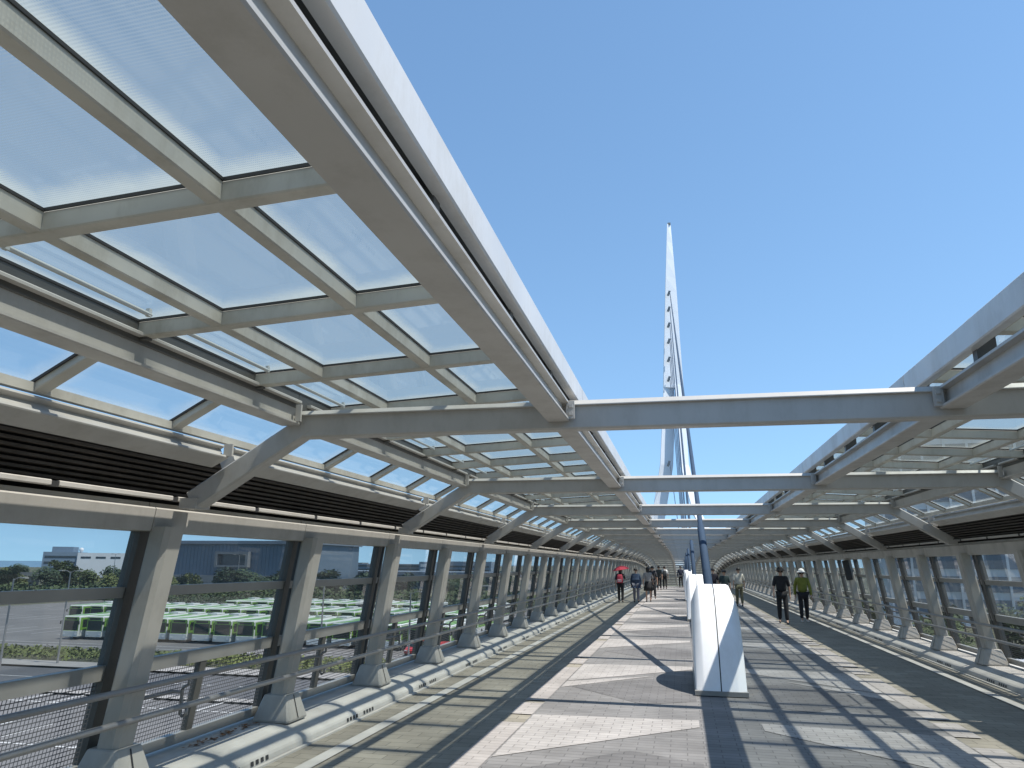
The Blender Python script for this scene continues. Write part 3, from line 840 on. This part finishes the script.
RL = ['green tree outside the right hand wall', 'yellow green tree outside the right hand wall', 'dark tree outside the right hand wall']
for i in range(16):
    x = 18 + (i % 8)*6 + random.uniform(-2,2); y = 66 + (i//8)*36 + random.uniform(-3,3); k = random.choice((0,0,1,2))
    tree(x, y, random.uniform(6,9), k, RL[k], 'trees outside the right wall', 1.1)

def hedge(x0, x1, y0, y1, h, n, label, m, q=1.0):
    mb = MB()
    for i in range(n):
        p = Vector((random.uniform(x0,x1), random.uniform(y0,y1), GZ + .05 + h*(random.random()**.6)*(.75+.25*math.sin(i*.7)*random.random())))
        a = Vector((random.gauss(0,1), random.gauss(0,1), random.gauss(0,.7))).normalized(); b = a.orthogonal().normalized(); s = q*random.uniform(.08,.24)
        mb.face([p-a*s, p+b*s*.7, p+a*s, p-b*s*.7])
    return tag(mb.build('hedge', m), label, 'hedge')
hedge(-130, -14, 69, 75.5, .7, 13000, 'long low hedge between the road and the front row of buses', LEAF[1])
hedge(-330, -12, 172, 179, 4.6, 16000, 'broad shrub belt under the trees beyond the bus yard', LEAF[0], 2.4)
hedge(-130, -12, 150, 154, 3.4, 9000, 'tall dark hedge behind the last row of buses', LEAF[2])
hedge(10, 60, 60, 63, 1.6, 2600, 'hedge outside the right hand wall', LEAF[0])

# ------------------------------------------------------------------ buses
BWHITE = mat('bus_white', (.52,.54,.51), .35, .04, 1); BGREEN = mat('bus_green', (.15,.30,.045), .4, .1, 1); BGLASS = mat('bus_glass', (.02,.03,.03), .12, .1, 1)
TYRE = mat('tyre', (.02,.02,.02), .8, .1, 3); LAMP = mat('headlamp', (.7,.7,.66), .2, .05, 3)
def bus_proto():
    t = empty('city_bus', (0,0,GZ))
    mb = MB()
    def ring(y, z0, z1, w, c): return [(-w+c,y,z0),(w-c,y,z0),(w,y,z0+c),(w,y,z1-c),(w-c,y,z1),(-w+c,y,z1),(-w,y,z1-c),(-w,y,z0+c)]
    rows = [ring(0,.35,2.85,1.2,.12), ring(.12,.32,3.0,1.25,.14), ring(10.3,.32,3.0,1.25,.14), ring(10.45,.4,2.9,1.2,.12)]
    mb.grid(rows, 0, True, 1)
    b = mb.build('body', [BWHITE, BGREEN], t)
    # green livery: sides below the windows and swooping roof bands
    mb = MB()
    for s in (-1,1): mb.face([(s*1.253,.2,1.15),(s*1.253,10.2,1.15),(s*1.253,10.2,2.0),(s*1.253,5.5,2.0),(s*1.253,3.2,2.75),(s*1.253,.2,2.75)])
    mb.face([(-1.1,.14,3.004),(.25,.14,3.004),(1.08,6.2,3.004),(-.1,6.2,3.004)])
    mb.face([(.3,1.0,3.004),(1.05,1.0,3.004),(1.05,5.4,3.004)])
    mb.face([(-1.1,5.0,3.004),(-.3,5.0,3.004),(.6,9.8,3.004),(-1.1,9.8,3.004)])
    mb.build('livery_band', BGREEN, b)
    mb = MB(); mb.box(-.75,.75,6.9,8.7,3.008,3.22,0,None,.05); mb.build('air_conditioner', BWHITE, b)
    mb = MB(); mb.face([(-1.06,-.006,1.18),(1.06,-.006,1.18),(1.06,-.006,2.42),(-1.06,-.006,2.42)]); mb.build('windscreen', BGLASS, t)
    mb = MB()
    for q in ((-1.14,-1.07,.5,2.8),(1.07,1.14,.5,2.8),(-1.07,1.07,2.43,2.49),(-1.07,1.07,1.115,1.17)): mb.face([(q[0],-.005,q[2]),(q[1],-.005,q[2]),(q[1],-.005,q[3]),(q[0],-.005,q[3])])
    mb.build('front_trim', BGREEN, t)
    mb = MB(); mb.face([(-.85,-.006,2.5),(.85,-.006,2.5),(.85,-.006,2.76),(-.85,-.006,2.76)]); mb.build('destination_panel', BGLASS, t)
    mb = MB(); mb.box(-1.21,1.21,-.07,-.002,.36,1.1,0,None,.03); mb.build('bumper', BWHITE, t)
    for s in (-1,1):
        mb = MB(); mb.face([(s*1.258,.6,1.5),(s*1.258,10.0,1.5),(s*1.258,10.0,2.5),(s*1.258,.6,2.5)]); mb.build('side_windows', BGLASS, t)
        mb = MB(); mb.box(s*.9-.16, s*.9+.16, -.085, -.072, .62, .82); mb.build('headlight', LAMP, t)
        mb = MB(); mb.bar((s*1.15,-.03,2.5),(s*1.42,-.25,2.3),.04,.04); mb.box(s*1.42-.09,s*1.42+.09,-.29,-.24,1.95,2.35); mb.build('mirror', BGLASS, t)
        for y in (2.2, 7.9):
            mb = MB(); mb.tube([(s*.95,y,.48),(s*1.27,y,.48)], .48, 14); mb.build('wheel', TYRE, t)
    return t
bus = bus_proto(); first = True
rows_ = [(-79.6, 87.2, 17, 3.2, 'green and white city bus parked in the front row of the yard', 'front row of parked buses'),
         (-98.0, 108, 22, 3.2, 'white roofed green city bus parked in the second row', 'second row of parked buses'),
         (-84.0, 130, 17, 3.2, 'city bus parked in the third row farther back', 'third row of parked buses')]
for x0, y, n, st, lab, grp in rows_:
    for i in range(n):
        if grp.startswith('third') and i % 5 == 3: continue
        o = bus if first else dup(bus); first = False
        o.location = (x0 + i*st + random.uniform(-.12,.12), y + random.uniform(-.4,.4), GZ + .004)
        tag(o, lab, 'bus', grp)
# ------------------------------------------------------------------ cars, van
def car_proto(colr, van=False):
    pm = mat('car_paint', colr, .28, .04, 1)
    t = empty('parked_van' if van else 'parked_car', (0,0,GZ)); mb = MB()
    L = [(-2.15,.45,.62,.80),(-2.05,.30,.78,.84),(-1.2,.28,.92,.86),(1.5,.28,.96,.86),(2.0,.3,.88,.84),(2.12,.45,.70,.8)]
    if van: L = [(-2.2,.45,.9,.82),(-2.1,.3,1.05,.88),(-1.6,.28,1.15,.9),(1.9,.28,1.2,.9),(2.15,.3,1.15,.9),(2.2,.45,.9,.86)]
    rows = [[(-w+.1,y,z0),(w-.1,y,z0),(w,y,z0+.1),(w,y,z1-.08),(w-.08,y,z1),(-w+.08,y,z1),(-w,y,z1-.08),(-w,y,z0+.1)] for y,z0,z1,w in L]
    mb.grid(rows, 0, True, 0)
    top = [(-.95,.93,.80),(-.25,1.44,.66),(.95,1.46,.66),(1.7,.97,.78)] if not van else [(-1.7,1.16,.86),(-1.1,1.95,.8),(2.0,1.98,.8),(2.16,1.2,.86)]
    mb.grid([[(-w,y,z),(w,y,z)] for y,z,w in top], 0); mb.build('body', pm, t)
    mb = MB()
    (y0,z0,w0),(y1,z1,w1),(y2,z2,w2),(y3,z3,w3) = top
    for s in (-1,1): mb.face([(s*w0,y0,z0-.02),(s*w1,y1,z1-.01),(s*w2,y2,z2-.01),(s*w3,y3,z3-.02)])
    mb.face([(-w0*.93,y0-.012,z0+.03),(w0*.93,y0-.012,z0+.03),(w1*.93,y1-.012,z1-.03),(-w1*.93,y1-.012,z1-.03)])
    mb.face([(-w3*.93,y3+.012,z3+.03),(w3*.93,y3+.012,z3+.03),(w2*.93,y2+.012,z2-.03),(-w2*.93,y2+.012,z2-.03)])
    mb.build('windows', BGLASS, t)
    for s in (-1,1):
        for y in (-1.35,1.3):
            mb = MB(); mb.tube([(s*.62,y,.33),(s*.88,y,.33)], .33, 12); mb.build('wheel', TYRE, t)
        mb = MB(); mb.box(s*.6-.15,s*.6+.15,-2.17 if not van else -2.215,-2.08,.58,.70); mb.build('headlight', LAMP, t)
    return t
cars = [(car_proto((.65,.66,.66)), 'white'), (car_proto((.25,.26,.28)), 'grey'), (car_proto((.03,.035,.05)), 'black'), (car_proto((.06,.10,.2)), 'blue'), (car_proto((.40,.03,.03)), 'red'), (car_proto((.7,.7,.69), True), 'white van')]
used = set()
def car(k, x, y, rz, lab, grp):
    o = cars[k][0] if k not in used else dup(cars[k][0]); used.add(k)
    o.location = (x, y, GZ + .004); o.rotation_euler = (0,0,rz)
    tag(o, lab, 'van' if k == 5 else 'car', grp)
for x, y in ((-30.5,84.5),(-27,84.2),(-23.5,84.6),(-20,84)): car(4, x, y, R(4), 'red car parked near the right end of the bus yard', 'red cars near the bridge')
for x, y, k in ((17,35,5),(20.2,36,0),(23.5,36,5),(27,36,0),(30,36,2),(21,49,5),(17.5,49.5,1),(25,50,0),(32,50,5),(36,50,3)):
    car(k, x, y, R(180), '%s parked outside the right hand wall' % ('white van' if k == 5 else cars[k][1] + ' car'), 'vehicles outside the right wall')

# ------------------------------------------------------------------ lamp posts
def lamp_post(x, y, h, arms, lab, grp='lamp posts around the yard'):
    t = empty('street_lamp', (x, y, GZ), R(random.choice((0,20,-15))), lab, 'street lamp', grp)
    mb = MB(); mb.tube([(0,0,0),(0,0,h*.5),(0,0,h)], [.11,.085,.06], 8); mb.build('pole', STEEL, t)
    for s in arms:
        mb = MB(); mb.tube([(0,0,h-.12),(s*.6,0,h+.08),(s*1.3,0,h+.1)], .035, 6); mb.build('arm', STEEL, t)
        mb = MB(); mb.box(*sorted((s*1.2, s*1.85)), -.16, .16, h+.03, h+.15, 0, None, .03); mb.build('lamp_head', FRAME, t)
for x, y, h, a, lab in ((-62,66.5,9,(-1,1),'two armed street lamp in front of the left end of the bus row'),
        (-55,53,8.6,(1,),'one armed street lamp on the near road kerb, left of the other'),
        (-33.5,66.5,8.5,(-1,1),'thin two armed street lamp in front of the middle of the bus row'),
        (-25,67,7.5,(1,),'short one armed street lamp on the pavement near the red cars'),
        (-88,80,9.5,(-1,1),'two armed lamp inside the bus yard, left of all the front row buses'),
        (-15.5,53,8.5,(1,),'one armed street lamp on the road kerb closest to the bridge')):
    lamp_post(x, y, h, a, lab)
for x, y, h in ((-250,180,14),(-236,215,15),(-205,190,13),(-120,188,12),(-160,188,12)):
    lamp_post(x, y, h, (-1,1), 'tall far lamp mast standing among the trees', 'tall lamp masts among the trees')

# ------------------------------------------------------------------ buildings
def clad(name, base, w=.6, var=.06):
    return paver(name, base, w, 40, var, .8)
HALLM = mat('hall_cladding', (.115,.155,.20), .5, .08, .25); HALLR = mat('hall_roof', (.16,.19,.23), .5, .06, .2)
BG1 = mat('pale_facade', (.62,.64,.66), .6, .05, .1); BG2 = mat('blue_grey_facade', (.17,.23,.30), .6, .07, .1); GLS = mat('facade_glass', (.04,.055,.07), .15, .2, .4)
GRYF = mat('grey_facade', (.17,.18,.19), .7, .08, .2)
hall = empty('exhibition_hall', (-166, 268, GZ), 0, 'broad blue grey exhibition hall with a recessed glazed entrance behind the buses', 'hall')
mb = MB(); mb.box(-34,35,-16,24,0,16.6)
for i in range(46): mb.box(-33.5+i*1.5-.09,-33.5+i*1.5+.09,-16.12,-15.9,.2,16.5)
mb.build('wall', HALLM, hall)
mb = MB(); mb.box(-35,36,-17.2,25,16.603,17.8); mb.build('roof', HALLR, hall)
mb = MB()
for x0, x1, z0, z1 in ((-3.3,10.3,12.9,13.8),(-3.3,10.3,8.2,8.9),(-3.3,-2.3,8.9,12.9),(9.3,10.3,8.9,12.9)): mb.box(x0,x1,-18.6,-16.122,z0,z1)
en = mb.build('entrance_frame', GRYF, hall)
mb = MB(); mb.box(-2.3,9.3,-16.6,-16.13,8.9,12.9); mb.build('glazing', GLS, en)
mb = MB(); mb.box(-34,35,-19,-16.13,0,5.2); mb.build('lower_storey', GRYF, hall)
ob = empty('office_block', (-352, 405, GZ), R(30), 'blue grey block with a stepped top and a long white wing', 'building')
mb = MB(); mb.box(-34,-15,0,25,0,15.2); mb.box(-30.5,-19,4,18,15.203,18.4); mb.build('tower_wall', BG2, ob)
mb = MB(); mb.box(-14.99,60,-1,25,0,14.8); mb.build('wing_wall', BG1, ob)
for i in range(7):
    mb = MB(); mb.box(-13+i*8.3,-7.4+i*8.3,-1.1,-1.003,11.4,12.6); mb.build('window', GLS, ob)
for z in (4.5, 8, 11.5):
    mb = MB(); mb.box(-33,-16,-.1,-.003,z,z+1.4); mb.build('window_band', GLS, ob)
rd = empty('white_radome', (-367, 402, GZ+15.2), 0, 'small white dome on the stepped roof of the blue grey block', 'dome')
mb = MB(); n = 12
mb.grid([[(1.3*math.sin(t)*math.cos(6.2832*j/n), 1.3*math.sin(t)*math.sin(6.2832*j/n), 1.5+1.3*math.cos(t)) for j in range(n)] for t in [.05+i*.27 for i in range(11)]], 0, True, 0)
mb.tube([(0,0,0),(0,0,.4)],.8,10); mb.build('shell', BG1, rd, True)
lh = empty('warehouse', (-130, 296, GZ), 0, 'long low dark roofed warehouse with a small square penthouse', 'warehouse')
mb = MB(); mb.box(-32,70,0,40,0,5.3); mb.build('wall', GRYF, lh)
mb = MB(); mb.box(-33,71,-1,41,5.303,6.8); rf = mb.build('roof', HALLR, lh)
mb = MB(); mb.box(-13.5,-7,1,9,6.803,10.0); mb.build('penthouse', GRYF, rf)
for i in range(11):
    mb = MB(); mb.box(-30+i*9,-24+i*9,-.08,-.003,1.2,4.6); mb.build('window', GLS, lh)
tw = empty('apartment_tower', (-160, 462, GZ), 0, 'pale blue grey tower standing far off above the warehouse roof', 'tower')
mb = MB(); mb.box(-5,5,0,12,0,11.2); mb.build('wall', BG2, tw)
for z in range(2, 10, 3):
    mb = MB(); mb.box(-4,4,-.12,-.003,z,z+1.8); mb.build('window_band', BG1, tw)
via = empty('elevated_road', (-300, 262, GZ), R(4), 'pale elevated road on piers far to the left', 'elevated road')
mb = MB(); mb.box(-220,60,-4,4,3.9,4.6); mb.build('deck', PAVE, via)
mb = MB(); mb.box(-220,60,-4.25,-4.003,3.8,5.3); mb.build('parapet', PAVE, via)
for i in range(11):
    mb = MB(); mb.box(-214+i*25,-212+i*25,-2,2,0,3.897); mb.build('pier', PAVE, via)
for i in range(9):
    x = -700 + i*60; t = empty('distant_building', (x, 800+random.uniform(-60,60), GZ), 0, 'low grey building on the far horizon', 'building', 'low buildings on the horizon')
    h = random.uniform(9,15); mb = MB(); mb.box(-24,24,0,20,0,h); mb.build('wall', random.choice((BG2, GRYF, BG1)), t)
    for q in range(2):
        mb = MB(); mb.box(-22,22,-.2,-.003,2.5+q*4,4.2+q*4); mb.build('window_band', GLS, t)
rb = empty('office_building', (58, 150, GZ), R(-6), 'tall office building with pale mullions and blue glass outside the right wall', 'building')
mb = MB(); mb.box(-22,26,0,20,0,34); mb.build('wall', BG1, rb)
for z in range(2, 33, 4):
    mb = MB(); mb.box(-21,25,-.15,-.003,z,z+2.7); mb.build('window_band', HALLM, rb)
for i in range(13):
    mb = MB(); mb.box(-21.2+i*3.8,-20.8+i*3.8,-.35,-.153,0,34); mb.build('mullion', BG1, rb)
sh = empty('low_shed', (30, 56, GZ), 0, 'low blue walled shed outside the right wall', 'shed')
mb = MB(); mb.box(-13,16,0,6,0,3.6); mb.build('wall', mat('blue_sheet', (.08,.17,.30), .5, .1, .5), sh)
mb = MB(); mb.box(-13.4,16.4,-.4,6.4,3.603,3.85); mb.build('roof', BG1, sh)
mb = MB(); mb.box(-10,-6,-.05,-.003,.02,2.8); mb.build('shutter', GRYF, sh)

# ------------------------------------------------------------------ world, sun, camera
w = bpy.data.worlds.new("World"); scene.world = w; w.use_nodes = True
nt = w.node_tree; bg = nt.nodes['Background']
sky = nt.nodes.new('ShaderNodeTexSky'); sky.sky_type = 'NISHITA'; sky.sun_disc = False
SD = Vector((.48, -.09, 1.0)).normalized()
sky.sun_elevation = math.asin(SD.z); sky.sun_rotation = math.atan2(SD.x, SD.y)
sky.altitude = 0; sky.air_density = 1.0; sky.dust_density = 0.0; sky.ozone_density = 1.2
tc = nt.nodes.new('ShaderNodeTexCoord'); vm = nt.nodes.new('ShaderNodeVectorMath'); vm.operation = 'MULTIPLY_ADD'
vm.inputs[1].default_value = (1, 1, .82); vm.inputs[2].default_value = (0, 0, .17)   # softer gradient towards the horizon
nt.links.new(tc.outputs['Generated'], vm.inputs[0]); vn = nt.nodes.new('ShaderNodeVectorMath'); vn.operation = 'NORMALIZE'
nt.links.new(vm.outputs[0], vn.inputs[0]); nt.links.new(vn.outputs[0], sky.inputs['Vector'])
tm = nt.nodes.new('ShaderNodeMix'); tm.data_type = 'RGBA'; tm.blend_type = 'MULTIPLY'; tm.inputs[0].default_value = 1
tm.inputs[7].default_value = (.89, 1.03, 1.03, 1); nt.links.new(sky.outputs[0], tm.inputs[6])
nt.links.new(tm.outputs[2], bg.inputs[0]); bg.inputs[1].default_value = .15
sl = bpy.data.lights.new('Sun', 'SUN'); sl.energy = 4.7; sl.angle = R(.53); sl.color = (1.0, .955, .88)
so = bpy.data.objects.new('Sun', sl); col.objects.link(so)
so.rotation_euler = SD.to_track_quat('Z', 'Y').to_euler()

cd = bpy.data.cameras.new('Camera'); cam = bpy.data.objects.new('Camera', cd); col.objects.link(cam)
f = 735.0
cd.sensor_fit = 'HORIZONTAL'; cd.sensor_width = 36; cd.lens = 36*f/1024
cam.matrix_world = Matrix.Translation((-.43, 0, 1.62)) @ Matrix.Rotation(R(12.7309), 4, 'Z') @ Matrix.Rotation(R(90 + 13.7839), 4, 'X') @ Matrix.Rotation(R(.5), 4, 'Z')
cd.clip_end = 20000; cd.clip_start = .05
scene.camera = cam
scene.render.resolution_x = 1024; scene.render.resolution_y = 768
scene.view_settings.view_transform = 'Standard'; scene.view_settings.look = 'None'
scene.view_settings.exposure = .52; scene.view_settings.gamma = 1
scene.cycles.transparent_max_bounces = 24
scene.cycles.max_bounces = 8
